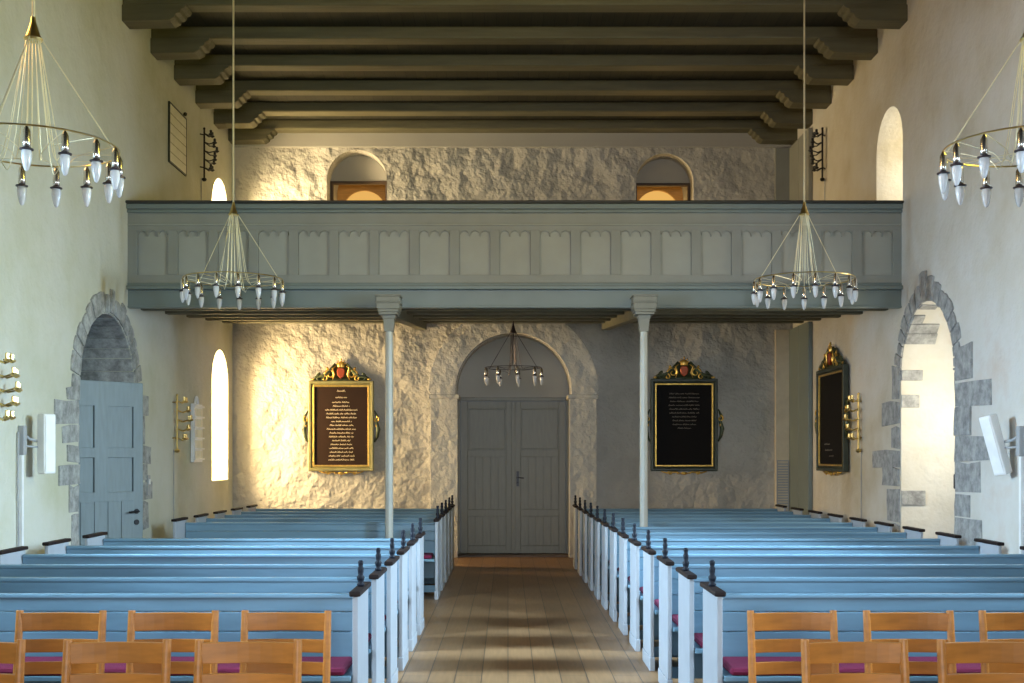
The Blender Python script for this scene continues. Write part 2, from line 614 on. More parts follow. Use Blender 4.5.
def bared(n, fn, quads, c, half, spring, mat, wmin, wmax, apex_extra):
    mb = MB()
    random.seed(n * 5)
    for (u0, u1, v0, v1) in quads:
        j = lambda: random.uniform(-0.018, 0.018)
        lp = [(u0 + j(), v0 + j()), (u1 + j(), v0 + j()), (u1 + j(), (v0 + v1) / 2 + j()), (u1 + j(), v1 + j()), ((u0 + u1) / 2 + j(), v1 + j()), (u0 + j(), v1 + j())]
        mb.poly([lp], fn, -0.012 - random.random() * 0.01, 0.02)
    a = 0.0
    while a < PI - 0.03:
        a1 = min(PI, a + random.uniform(0.12, 0.22))
        r0 = half + 0.004
        r1 = half + random.uniform(wmin, wmax) + apex_extra * math.exp(-((a + a1) / 2 - PI / 2) ** 2 / 0.12) * random.random()
        g = 0.010
        lp = [(c + r0 * math.cos(a + g), spring + r0 * math.sin(a + g)), (c + r1 * math.cos(a + g), spring + r1 * math.sin(a + g)),
              (c + r1 * 1.01 * math.cos((a + a1) / 2), spring + r1 * 1.01 * math.sin((a + a1) / 2)),
              (c + r1 * math.cos(a1 - g), spring + r1 * math.sin(a1 - g)), (c + r0 * math.cos(a1 - g), spring + r0 * math.sin(a1 - g))]
        mb.poly([lp], fn, -0.012 - random.random() * 0.012, 0.02)
        a = a1
    return struct(mb.build('trim_%d' % n, mat, bevel=0.006))


def quads_of(pix, px):
    out = []
    for x0, x1, y0, y1 in pix:
        ua, ub = px(x0, 0)[0], px(x1, 0)[0]
        um = (x0 + x1) / 2
        v0, v1 = px(um, y1)[1], px(um, y0)[1]
        out.append((min(ua, ub), max(ua, ub), v0, v1))
    return out


# far jamb is the one at smaller x on the right wall, at larger x on the left wall
E_STONES = [(893, 900, 366, 400), (883, 900, 402, 425), (892, 900, 427, 448), (874, 900, 450, 467), (884, 900, 468, 486), (888, 900, 488, 522), (890, 900, 523, 536),
            (956, 973, 345, 378), (956, 992, 380, 405), (956, 972, 407, 435), (956, 994, 437, 461), (956, 981, 463, 491), (956, 971, 493, 516), (956, 982, 518, 545)]
W_STONES = [(66, 78, 388, 398), (54, 78, 400, 424), (62, 78, 426, 443), (66, 78, 445, 462), (58, 78, 464, 484), (68, 78, 486, 512), (71, 78, 514, 548),
            (139, 147, 396, 415), (139, 144, 417, 444), (139, 150, 446, 463), (139, 146, 465, 480), (139, 151, 482, 500), (139, 147, 502, 530)]
bared(3, on_w, quads_of(W_STONES, px_w), 12.66, 0.90, 2.24, 'stone_w', 0.16, 0.24, 0.05)
bared(4, on_e, quads_of(E_STONES, px_e), 12.5, 0.80, 2.44, 'stone_e', 0.13, 0.24, 0.22)

# ---- the west doorway: proud arch ring, tympanum, double door
mb = MB()
ro = 1.33
outer = [(AC - ro + 0.03, 0.0), (AC - ro + 0.03, 2.55), (AC - ro, 2.6)] + [(AC + ro * math.cos(PI - PI * i / 26), 2.6 + ro * math.sin(PI - PI * i / 26)) for i in range(1, 26)] + [(AC + ro, 2.6), (AC + ro - 0.03, 2.55), (AC + ro - 0.03, 0.0)]
inner = [(AC + 0.87, 0.0), (AC + 0.87, 2.5), (AC + 0.90, 2.52), (AC + 0.90, 2.6)] + [(AC + 0.90 * math.cos(PI * i / 24), 2.6 + 0.90 * math.sin(PI * i / 24)) for i in range(1, 24)] + [(AC - 0.90, 2.6), (AC - 0.90, 2.52), (AC - 0.87, 2.5), (AC - 0.87, 0.0)]
mb.poly([outer + inner], on_b, -0.13, 0.02)
struct(mb.build("trim_5", "ring", bevel=0.045, seg=4))
mb = MB()
for s in (-1, 1):
    x0, x1 = (AC + 0.84, AC + 1.33) if s > 0 else (AC - 1.33, AC - 0.84)
    mb.box(x0, x1, YB - 0.165, YB + 0.3, 2.475, 2.54)
struct(mb.build('trim_6', 'ring', bevel=0.015))
YD = 18.72
tym = [(AC - 0.92, 2.52), (AC + 0.92, 2.52)] + [(AC + 0.92 * math.cos(PI * i / 24), 2.6 + 0.92 * math.sin(PI * i / 24)) for i in range(25)]
struct(MB().poly([tym], lambda u, v, d: (u, YD + d, v), 0.0, 0.12).build('trim_7', 'smooth'))

d1 = thing('door_1', 'tall grey-green double door under the round plaster arch', 'door', (AC, YD, 0))
d1['kind'] = 'structure'
HW, HD = 0.87, 2.47
mb = MB()
mb.box(-HW - 0.02, HW + 0.02, 0.0, 0.10, HD - 0.005, HD + 0.06)
mb.box(-HW - 0.03, -HW + 0.025, 0.0, 0.10, 0, HD)
mb.box(HW - 0.025, HW + 0.03, 0.0, 0.10, 0, HD)
mb.build('door_frame', 'door', d1, bevel=0.006)
for s in (-1, 1):
    a, b = (-HW + 0.03, -0.006) if s < 0 else (0.006, HW - 0.03)
    leaf = MB().box(a, b, 0.045, 0.08, 0.015, HD - 0.01).build('door_leaf', 'door', d1)
    mb = MB()
    for x0, x1, z0, z1 in ((a, a + 0.11, 0.015, HD - 0.01), (b - 0.11, b, 0.015, HD - 0.01), (a + 0.11, b - 0.11, HD - 0.12, HD - 0.01),
                           (a + 0.11, b - 0.11, 1.57, 1.68), (a + 0.11, b - 0.11, 0.62, 0.73), (a + 0.11, b - 0.11, 0.015, 0.15)):
        mb.box(x0, x1, 0.018, 0.045, z0, z1)
    mb.build('leaf_frame', 'door', leaf, bevel=0.005)
    mb = MB()
    n = 5
    for z0, z1 in ((0.15, 0.62), (0.73, 1.57)):
        for i in range(n):
            wv = (b - a - 0.22) / n
            mb.box(a + 0.11 + i * wv + 0.004, a + 0.11 + (i + 1) * wv - 0.004, 0.034, 0.046, z0, z1)
    mb.build('boarded_panel', 'door', leaf, bevel=0.003)
    MB().box(a + 0.13, b - 0.13, 0.036, 0.046, 1.70, HD - 0.14).build('upper_panel', 'door', leaf, bevel=0.006)
MB().box(-0.03, 0.03, 0.008, 0.082, 0.02, HD - 0.012).build('meeting_strip', 'door', d1, bevel=0.006)
mb = MB()
mb.box(0.05, 0.09, -0.002, 0.018, 1.10, 1.34)
mb.tube([(0.07, 0.01, 1.24), (0.07, -0.03, 1.24), (0.17, -0.035, 1.23)], 0.009)
mb.lathe([(0.012, 0), (0.018, 0.006), (0.012, 0.012)], (0.07, 0.0, 1.15), 10)
mb.build('door_handle', 'iron', d1)
struct(MB().box(AC - 0.87, AC + 0.87, YB - 0.05, YD + 0.1, 0.0, 0.03).build('trim_8', 'wood_d', bevel=0.006))

# ---- windows of the tower chamber above the gallery
for n, c, half, top, zt in ((5, -2.37, 0.46, 5.92, 5.96), (6, 2.46, 0.45, 5.88, 5.93)):
    yf = YB + 0.30
    ty = [(c - half - 0.02, zt), (c + half + 0.02, zt)] + [(c + (half + 0.02) * math.cos(PI * i / 20), top + (half + 0.02) * math.sin(PI * i / 20)) for i in range(1, 20) if top + (half + 0.02) * math.sin(PI * i / 20) > zt + 0.005]
    struct(MB().poly([ty], lambda u, v, d: (u, yf + d, v), 0.0, 0.08).build('trim_%d' % (n + 4), 'smooth'))
    wd = thing('window_%d' % n, ('dark framed opening with warm light in the sunlit arched niche above the gallery' if c < 0 else 'dark framed opening with warm light in the shaded arched niche above the gallery'), 'window', (c, yf, 0))
    wd['kind'] = 'structure'
    mb = MB()
    t = 0.045
    mb.poly([[(-half, 4.3), (half, 4.3), (half, zt), (-half, zt)], [(-half + t, 4.3 + t), (half - t, 4.3 + t), (half - t, zt - t), (-half + t, zt - t)]], lambda u, v, d: (u, -0.03 + d, v), 0.0, 0.09)
    mb.build('window_frame', 'wood_d', wd, bevel=0.005)
    r = 0.36
    lin = [(-0.46, 4.3), (0.46, 4.3), (0.46, zt + 0.2), (-0.46, zt + 0.2)]
    hole = [(-r, 4.32), (r, 4.32)] + [(r * math.cos(PI * i / 20), 5.60 + r * math.sin(PI * i / 20)) for i in range(21)]
    MB().poly([lin, hole], lambda u, v, d: (u, 0.62 + d, v), 0.0, 0.05).build('wooden_lining', 'wood_l', wd)
    MB().box(-0.42, 0.42, 0.68, 0.70, 4.3, 6.05).build('lit_pane', 'glow', wd)
    pl = bpy.data.lights.new('lining_fill_light', 'POINT')  # unseen fill lamp, added to brighten the lining boards
    pl.energy, pl.color, pl.shadow_soft_size = 16.0, (1.0, 0.66, 0.26), 0.05
    po = bpy.data.objects.new('lining_fill_light', pl)
    COL.objects.link(po)
    po.location = (c, yf + 0.25, 4.9)

# ---- ceiling beams on carved corbels
BE = [13.10, 14.15, 15.14, 16.18, 17.18, 18.08]
for i, y in enumerate(BE):
    zb = 6.64
    lab = ['dark olive ceiling beam nearest the top edge of the photo', 'second ceiling beam from the top edge of the photo', 'third ceiling beam from the top edge of the photo',
           'fourth ceiling beam counting toward the rubble end wall', 'ceiling beam next before the one on the rubble end wall', 'ceiling beam lying along the top of the rubble end wall'][i]
    bw = 0.24 if i < 5 else 0.26
    o = struct(MB().box(XW, XE, y, y + bw, zb, ZC).build('ceiling_beam', 'beam', bevel=0.02), lab, 'beam', 'ceiling beams')
    for s in (-1, 1):
        # stepped corbel: profile along X extruded along Y
        xw = XW if s < 0 else XE
        d = -s
        prof = [(0, zb), (0.72, zb), (0.70, zb - 0.035), (0.66, zb - 0.05), (0.65, zb - 0.09), (0.60, zb - 0.105), (0.59, zb - 0.14), (0.53, zb - 0.175), (0.0, zb - 0.185)]
        MB().poly([[(xw + d * a, z) for a, z in prof]], lambda u, v, dd: (u, y - 0.02 + dd, v), 0.0, bw + 0.03).build('corbel', 'beam', o, bevel=0.008)

struct(MB().box(XW, XE, YB - 0.035, YB, 6.42, 6.66).build('trim_11', 'smooth', bevel=0.01))

# ---- boxed casing in the corner behind the gallery
for z0, z1, lab in ((0.0, 3.56, 'tall boarded grey casing with a vent grille in the shaded corner under the gallery'), (3.98, 6.4, 'olive boarded casing in the upper corner above the gallery rail')):
    t = thing('corner_casing', lab, 'casing', (4.2, YB, 0), group='boarded casings in the corner')
    MB().box(-0.02, 0.20, -0.06, -0.005, z0, z1).build('tan_board', 'tan' if z0 == 0 else 'gal', t, bevel=0.006)
    mb = MB()
    mb.box(0.20, 0.262, -1.20, -0.63, z0, z1)
    mb.box(0.20, 0.262, -0.62, -0.005, z0, z1)
    mb.build('grey_board', 'galr' if z0 == 0 else 'gal', t, bevel=0.008)
    if z0 == 0.0:
        g = MB().poly([[(0.0, 0.65), (0.19, 0.65), (0.19, 1.52), (0.0, 1.52)], [(0.015, 0.665), (0.175, 0.665), (0.175, 1.505), (0.015, 1.505)]], lambda u, v, d: (u, -0.075 + d, v), 0, 0.014).build('vent_grille', 'grey', t)
        mb = MB()
        for k in range(20):
            z = 0.68 + k * 0.041
            mb.bar((0.01, -0.070, z), (0.18, -0.070, z), 0.012, 0.018)
        mb.build('louvre_slats', 'grey', g)

# ------------------------------------------------------------------ gallery
YG = 13.30
gal = thing('gallery', 'grey-green wooden gallery with scalloped panels across the nave', 'gallery', (0, YG, 0))
X0, X1 = XW, XE
MB().box(X0 - 0.0, X1, -0.10, 0.10, 4.445, 4.475).build('handrail', 'gald', gal, bevel=0.008)
mb = MB()
mb.box(X0, X1, -0.075, 0.06, 4.385, 4.445)
mb.box(X0, X1, -0.05, 0.06, 4.345, 4.386)
mb.build('rail_moulding', 'galr', gal, bevel=0.012, seg=3)
MB().box(X0, X1, 0.02, 0.06, 3.55, 4.346).build('parapet_board', 'gal', gal)
# face frame: rails, stiles and the scalloped valances above every panel
PX = [-4.035 + (k * 40.22) * YG / F for k in range(19)]
PW = 0.175
zt, zb = 4.155, 3.645
mb = MB()
mb.box(X0, X1, -0.015, 0.02, zt, 4.346)
mb.box(X0, X1, -0.015, 0.02, 3.555, zb)
edges = [X0] + [v for p in PX for v in (p - PW, p + PW)] + [X1]
for k in range(0, len(edges), 2):
    mb.box(edges[k], edges[k + 1], -0.015, 0.02, zb, zt)
for p in PX:
    lob = 2 * PW / 3
    pts = [(p - PW, zt + 0.001)]
    for k in range(3):
        cx = p - PW + lob * (k + 0.5)
        m_ = 8
        for q in range(m_ + 1):
            a = PI - PI * q / m_
            pts.append((cx + lob * 0.5 * 0.86 * math.cos(a), zt - 0.058 + 0.050 * math.sin(a) ** 0.8))
        if k < 2:
            pts.append((cx + lob * 0.5, zt - 0.075))
    # side drops end in a soft corner
    pts.append((p + PW, zt + 0.001))
    mb.poly([pts], lambda u, v, d: (u, d, v), -0.013, 0.02)
mb.build('panel_frame', 'gal', gal, bevel=0.005)
for p in PX:
    MB().box(p - PW + 0.004, p + PW - 0.004, 0.012, 0.021, zb + 0.004, zt).build('panel', 'galp', gal)
mb = MB()
mb.box(X0, X1, -0.032, -0.012, 4.205, 4.222)
mb.build('bead_moulding', 'galp', gal, bevel=0.006)
mb = MB()
mb.box(X0, X1, -0.03, 0.06, 3.52, 3.555)
mb.box(X0, X1, -0.075, 0.06, 3.475, 3.52)
mb.build('lower_moulding', 'galr', gal, bevel=0.01, seg=3)
mb = MB()
mb.box(X0, X1, -0.01, 0.06, 3.29, 3.476)
mb.box(X0, X1, -0.025, 0.06, 3.27, 3.295)
mb.build('fascia', 'galr', gal, bevel=0.006)
# raked deck
deck = [(0.06, 3.34), (YB - YG - 0.01, 3.72), (YB - YG - 0.01, 3.95), (0.06, 3.50)]
MB().poly([deck], lambda u, v, d: (d, u, v), X0, X1).build('deck', 'galu', gal)
for k in range(5):
    yy = 0.45 + k * 0.98
    zz = 3.34 + yy * 0.0755
    MB().box(X0, X1, yy, yy + 0.12, zz - 0.07, zz + 0.02).build('joist', 'galu', gal, bevel=0.006)
for x in (-1.345, 1.535):
    MB().poly([[(0.07, 3.17), (YB - YG - 0.02, 3.56), (YB - YG - 0.02, 3.74), (0.07, 3.36)]], lambda u, v, d: (d, u, v), x - 0.07, x + 0.07).build('long_beam', 'galu', gal, bevel=0.008)

for x, lab in ((-1.335, 'slender pale column under the gallery beside the sunlit memorial board'), (1.525, 'slender pale column under the gallery beside the dark memorial board')):
    c = thing('gallery_column', lab, 'column', (x, YG - 0.155, 0), group='columns carrying the gallery')
    mb = MB()
    mb.lathe([(0.046, 0.06), (0.046, 0.2), (0.043, 2.95), (0.041, 3.02)], n=8)
    mb.build('shaft', 'column', c, bevel=0)
    mb = MB()
    mb.box(-0.08, 0.08, -0.08, 0.08, 0, 0.06)
    mb.build('base', 'column', c, bevel=0.01)
    mb = MB()
    for z0, z1, h0, h1 in ((2.985, 3.13, 0.050, 0.062), (3.13, 3.165, 0.072, 0.072)):
        v = [mb.bm.verts.new((sx * h, sy * h, z)) for z, h in ((z0, h0), (z1, h1)) for sx, sy in ((-1, -1), (1, -1), (1, 1), (-1, 1))]
        mb.bm.faces.new(v[0:4][::-1]); mb.bm.faces.new(v[4:8])
        for q in range(4):
            r = (q + 1) % 4
            mb.bm.faces.new((v[q], v[r], v[4 + r], v[4 + q]))
    mb.build('neck', 'capital', c, bevel=0.004)
    mb = MB()
    for z0, z1, h in ((3.165, 3.195, 0.105), (3.195, 3.225, 0.118), (3.225, 3.29, 0.128), (3.29, 3.31, 0.138), (3.31, 3.365, 0.130), (3.365, 3.385, 0.142)):
        mb.box(-h, h, -0.13 - (h - 0.105), 0.125, z0, z1)
    mb.build('capital', 'capital', c, bevel=0.006)

# ------------------------------------------------------------------ the half-open plank door on the left
ang = math.atan2(0.6, 0.5)
d2 = thing('door_2', 'blue-grey boarded door half open in the left stone arch', 'door', (-4.74, 12.18, 0), ang)
d2['kind'] = 'structure'
W2, H2 = 1.05, 2.40
mb = MB()
mb.poly([[(0, 0.03), (W2, 0.03), (W2, H2 - 0.005), (0, H2)],
         [(0.14, 1.20), (0.14, 1.57), (0.46, 1.57), (0.46, 1.20)][::-1], [(0.62, 1.20), (0.62, 1.57), (0.93, 1.57), (0.93, 1.20)][::-1],
         [(0.14, 1.68), (0.14, 2.13), (0.46, 2.13), (0.46, 1.68)][::-1], [(0.62, 1.68), (0.62, 2.13), (0.93, 2.13), (0.93, 1.68)][::-1]],
        lambda u, v, d: (u, d, v), -0.03, 0.03)
mb.build('door_leaf', 'door2', d2, bevel=0.006)
MB().box(0.10, 0.97, -0.008, 0.008, 1.15, 2.2).build('recessed_panel', 'door2', d2)
mb = MB()
for k in range(5):
    mb.box(0.13 + k * 0.162, 0.13 + (k + 1) * 0.162 - 0.008, -0.040, -0.029, 0.06, 1.10)
mb.build('lower_boards', 'door2', d2, bevel=0.004)
# (lever and lock)
h = MB()
h.lathe([(0.028, -0.006), (0.028, 0.006)], n=16)
h.xform(Matrix.Rotation(PI / 2, 4, 'X'))
h.xform(Matrix.Translation((0.965, -0.037, 0.98)))
h.tube([(0.965, -0.04, 0.98), (0.965, -0.085, 0.98), (0.84, -0.09, 0.975)], 0.011)
h.build('door_handle', 'iron', d2)
h = MB()
h.lathe([(0.030, -0.006), (0.030, 0.006)], n=16)
h.xform(Matrix.Rotation(PI / 2, 4, 'X'))
h.xform(Matrix.Translation((0.965, -0.037, 0.86)))
h.build('lock_plate', 'iron', d2)

# ------------------------------------------------------------------ pews
PITCH = 0.855
fin_src = cap_src = end_src = None
FIN = [(0.018, 0.0), (0.022, 0.012), (0.014, 0.02), (0.019, 0.035), (0.022, 0.05), (0.014, 0.062), (0.016, 0.08), (0.0175, 0.095), (0.012, 0.107), (0.014, 0.122), (0.016, 0.133), (0.009, 0.140)]
ORD = ['first', 'second', 'third', 'fourth', 'fifth', 'sixth', 'seventh', 'eighth', 'ninth', 'tenth', 'eleventh', 'twelfth', 'thirteenth']


def pew(yb, xa, xb, label, group, wall_side):
    """yb: the back board's rear; the seat looks toward -Y.  xa < xb: the two end panels"""
    global fin_src, cap_src, end_src
    t = thing('pew', label, 'pew', ((xa + xb) / 2, yb, 0), group=group)
    L = (xb - xa) / 2
    mb = MB()
    for z0, z1 in ((0.735, 0.805), (0.625, 0.731), (0.475, 0.621), (0.20, 0.40)):
        mb.box(-L + 0.02, L - 0.02, -0.075, -0.045, z0, z1)
    mb.build('backrest', 'pew', t, bevel=0.004)
    MB().box(-L + 0.02, L - 0.02, -0.085, -0.03, 0.805, 0.832).build('top_rail', 'pew', t, bevel=0.008)
    MB().box(-L + 0.02, L - 0.02, -0.47, -0.06, 0.42, 0.45).build('seat', 'pew', t, bevel=0.006)
    MB().box(-L + 0.05, L - 0.05, -0.47, -0.10, 0.45, 0.492).build('seat_cushion', 'cush', t, bevel=0.02)
    MB().box(-L + 0.02, L - 0.02, -0.10, -0.07, 0.04, 0.12).build('stretcher', 'pew', t, bevel=0.004)
    for s, aisle in ((-1, wall_side > 0), (1, wall_side < 0)):
        if end_src is None:
            mb = MB()
            mb.box(-0.015, 0.015, -0.45, 0.0, 0.10, 0.862)
            mb.box(-0.020, 0.020, -0.46, 0.01, 0.0, 0.10)
            e = end_src = mb.build('end_panel', 'pewend', t, bevel=0.006)
            e.location = (s * L, 0, 0)
            mb = MB()
            mb.box(-0.030, 0.030, -0.47, 0.02, 0.862, 0.89)
            c = cap_src = mb.build('cap_rail', 'cap', e, bevel=0.008)
            f = fin_src = MB().lathe(FIN, n=10, scale=(1, 1)).build('finial', 'fin', e, smooth=True)
            f.location = (0, -0.22, 0.89)
        else:
            e = share(end_src, 'end_panel', t, (s * L, 0, 0))
            share(cap_src, 'cap_rail', e)
            if aisle:
                share(fin_src, 'finial', e, (0, -0.22, 0.89))


for k in range(13):
    y = 6.55 + PITCH * k
    xa = 1.105 - 0.0125 * k
    xb = 4.07 - 0.0165 * k
    pew(y, xa, xb, '%s pew from the wooden chairs in the long block beside the bright doorway' % ORD[k], 'pews beside the bright stone-framed doorway', 1)
for k in list(range(6)) + [8, 9, 10, 11, 12]:
    y = 6.55 + PITCH * k
    xa = -3.82 + 0.016 * k
    xb = -0.797 + 0.0005 * k
    if k < 6:
        lab = '%s pew from the wooden chairs in the block by the half-open door' % ORD[k]
        gr = 'pews before the half-open door'
    else:
        lab = '%s pew behind the cross aisle, counting toward the sunlit wall' % ORD[k - 8]
        gr = 'pews under the gallery beyond the cross aisle'
    pew(y, xa, xb, lab, gr, -1)

# ------------------------------------------------------------------ chairs
def make_chair():
    t = thing('wooden_chair', '', 'chair')
    # rear posts, tilted back, with the seat toward -Y
    for s in (-1, 1):
        mb = MB()
        mb.tube([(s * 0.195, 0.015, 0), (s * 0.200, -0.03, 0.42), (s * 0.2005, 0.0, 0.70), (s * 0.2005, 0.02, 0.85)], [0.015, 0.019, 0.0185, 0.0175], 10)
        mb.build('back_post', 'chair', t, smooth=False, bevel=0.003)
        MB().tube([(s * 0.20, -0.40, 0), (s * 0.20, -0.40, 0.425)], [0.014, 0.018], 10).build('front_leg', 'chair', t)
        MB().tube([(s * 0.20, -0.40, 0.2), (s * 0.197, -0.01, 0.2)], 0.009, 8).build('side_stretcher', 'chair', t)
    for z0, z1, yc in ((0.752, 0.838, 0.012), (0.648, 0.712, 0.002), (0.545, 0.605, -0.010)):
        mb = MB()
        n = 8
        ra = []
        for i in range(n + 1):
            u = -1 + 2 * i / n
            x = u * 0.188
            y = yc + 0.020 * (1 - u * u)
            ra.append([mb.bm.verts.new(p) for p in ((x, y - 0.008, z0), (x, y + 0.008, z0), (x, y + 0.008, z1), (x, y - 0.008, z1))])
        for a, b in zip(ra, ra[1:]):
            for q in range(4):
                r = (q + 1) % 4
                mb.bm.faces.new((a[q], a[r], b[r], b[q]))
        mb.bm.faces.new(ra[0][::-1]); mb.bm.faces.new(ra[-1])
        mb.build('back_slat', 'chair', t, bevel=0.003)
    MB().poly([[(-0.215, -0.42), (0.215, -0.42), (0.195, -0.02), (-0.195, -0.02)]], lambda u, v, d: (u, v, d), 0.425, 0.448).build('seat', 'chair', t, bevel=0.006)
    MB().tube([(-0.20, -0.40, 0.26), (0.20, -0.40, 0.26)], 0.009, 8).build('front_stretcher', 'chair', t)
    return t


proto = make_chair()
used = []


def put_chair(x, y, label, group, rz=0.0):
    if not used:
        c = proto
    else:
        c = proto.copy()
        COL.objects.link(c)
        for ch in proto.children:
            q = ch.copy()
            COL.objects.link(q)
            q.parent = c
    used.append(c)
    c.location = (x, y, 0)
    c.rotation_euler = (0, 0, rz)
    c['label'] = label
    c['group'] = group


G1, G2 = 'ladder-back chairs in the row against the pews', 'ladder-back chairs in the nearest row'
for x, lab, rz in ((-2.156, 'leftmost of the three full ladder-back chairs just before the left pews', 0.0),
                   (-1.614, 'middle of the three full ladder-back chairs just before the left pews', 0.015),
                   (-1.07, 'rightmost of the three full ladder-back chairs just before the left pews', -0.02),
                   (1.371, 'ladder-back chair before the right pews, nearest the aisle', 0.02),
                   (1.932, 'ladder-back chair before the right pews, second from the aisle', -0.015),
                   (2.49, 'ladder-back chair before the right pews, cut by the right edge of the photo', 0.0)):
    put_chair(x, 5.63, lab, G1, rz)
for x, lab, rz in ((-2.18, 'nearest-row ladder-back chair cut by the left edge of the photo', 0.0),
                   (-1.588, 'nearest-row ladder-back chair left of the aisle, second from the aisle', 0.02),
                   (-1.055, 'nearest-row ladder-back chair left of the aisle, closest to the aisle', 0.0),
                   (1.408, 'nearest-row ladder-back chair right of the aisle, closest to the aisle', 0.01),
                   (1.962, 'nearest-row ladder-back chair right of the aisle, second from the aisle', -0.01)):
    put_chair(x, 4.74, lab, G2, rz)

# ------------------------------------------------------------------ chandeliers
LAMP = {}


def lamp(parent, loc):
    """pendant lamp: nickel socket (part) with dark collar and glass bulb (sub-parts)"""
    if not LAMP:
        s = MB().lathe([(0.006, 0.03), (0.010, 0.022), (0.014, 0.015), (0.0205, 0.0), (0.0215, -0.06), (0.0225, -0.098)][::-1], n=12).build('lamp_socket', 'silver', parent, smooth=True)
        c = MB().lathe([(0.024, -0.110), (0.038, -0.106), (0.038, -0.099), (0.024, -0.095)], n=14).build('collar', 'dark', s)
        b = MB().lathe([(0.004, -0.226), (0.012, -0.218), (0.020, -0.195), (0.027, -0.162), (0.030, -0.13), (0.027, -0.109)], n=12).build('bulb', 'bulb', s, smooth=True)
        LAMP.update(s=s, c=c, b=b)
        s.location = loc
        return
    s = share(LAMP['s'], 'lamp_socket', parent, loc)
    share(LAMP['c'], 'collar', s)
    share(LAMP['b'], 'bulb', s)


def chandelier(x, y, zr, R, zapex, ztop, n, phase, label, ks=1.0, metal='brass'):
    t = thing('chandelier', label, 'chandelier', (x, y, 0), group='ring chandeliers')
    MB().tube([(0, 0, zapex + 0.1), (0, 0, ztop)], 0.010 * ks, 8).build('suspension_rod', metal if metal != 'brass' else 'wire', t)
    MB().lathe([(0.050 * ks, -0.012), (0.056 * ks, 0.0), (0.046 * ks, 0.010), (0.034 * ks, 0.04), (0.016 * ks, 0.10), (0.013 * ks, 0.13)], (0, 0, zapex), 16).build('hub_cone', metal, t, smooth=False)
    MB().ring((0, 0, zr), R, 0.0055 * ks, 60, 6).build('ring', metal if metal != 'brass' else 'brass', t)
    mb = MB()
    for k in range(3):
        a = math.radians(28 + 120 * k)
        mb.tube([(0.050 * ks * math.cos(a), 0.050 * ks * math.sin(a), zapex), (R * math.cos(a), R * math.sin(a), zr)], 0.0045 * ks, 6)
    mb.build('stay_wires', metal if metal != 'brass' else 'wire', t)
    mb = MB()
    random.seed(int(R * 1000) + n)
    for k in range(n):
        a = math.radians(-90 + phase + 360.0 / n * k)
        c0 = Vector((0.038 * ks * math.cos(a), 0.038 * ks * math.sin(a), zapex))
        e = Vector((R * math.cos(a), R * math.sin(a), zr))
        rr = R * random.uniform(0.12, 0.30)
        sag = random.uniform(0.0, 0.13) * ks
        m1 = Vector((rr * math.cos(a), rr * math.sin(a), zr + 0.10 - sag * 0.5))
        m2 = Vector((rr * 1.35 * math.cos(a), rr * 1.35 * math.sin(a), zr - sag))
        m3 = Vector((rr * 1.9 * math.cos(a), rr * 1.9 * math.sin(a), zr - sag * 0.5))
        pts = [c0, c0.lerp(m1, 0.5), m1, m2, m3, e]
        # smooth the hanging cable
        sm = []
        for i in range(len(pts) - 1):
            p0, p1, p2, p3 = pts[max(i - 1, 0)], pts[i], pts[i + 1], pts[min(i + 2, len(pts) - 1)]
            for q in range(4):
                u = q / 4
                sm.append(0.5 * ((2 * p1) + (p2 - p0) * u + (2 * p0 - 5 * p1 + 4 * p2 - p3) * u * u + (3 * p1 - p0 - 3 * p2 + p3) * u ** 3))
        sm.append(e)
        mb.tube(sm, 0.0030 * ks, 4)
    mb.build('lamp_cables', metal if metal != 'brass' else 'wire', t)
    for k in range(n):
        a = math.radians(-90 + phase + 360.0 / n * k)
        p = (R * math.cos(a), R * math.sin(a), zr - 0.035 * ks)
        lamp(t, p)
    if ks != 1.0:
        for ch in t.children:
            if ch.name.startswith('lamp_socket'):
                ch.scale = (ks, ks, ks)
    return t


chandelier(-2.91, 12.4, 3.46, 0.52, 4.15, ZC, 15, -6, 'brass ring chandelier hanging before the gallery, above the left pews')
chandelier(3.14, 12.4, 3.46, 0.52, 4.15, ZC, 15, -2, 'brass ring chandelier hanging before the gallery, above the right pews')
chandelier(-2.84, 7.0, 3.445, 0.49, 4.09, ZC, 15, -6, 'large near ring chandelier cut by the left edge of the photo')
chandelier(3.12, 7.0, 3.445, 0.49, 4.09, ZC, 15, -5, 'large near ring chandelier cut by the right edge of the photo')
chandelier(0.075, 16.9, 2.86, 0.41, 3.37, 3.60, 9, 8, 'small dark ring chandelier hanging under the gallery before the double door', 0.95, 'dark')

# ------------------------------------------------------------------ memorial boards
def scroll(mb, c, r, turns, a0, sgn, thick, y=0.0):
    pts, rs = [], []
    n = 18
    for i in range(n + 1):
        u = i / n
        a = a0 + sgn * turns * 2 * PI * u
        q = r * (1 - 0.78 * u)
        pts.append((c[0] + q * math.cos(a), y, c[1] + q * math.sin(a)))
        rs.append(thick * (1 - 0.55 * u))
    mb.tube(pts, rs, 6)


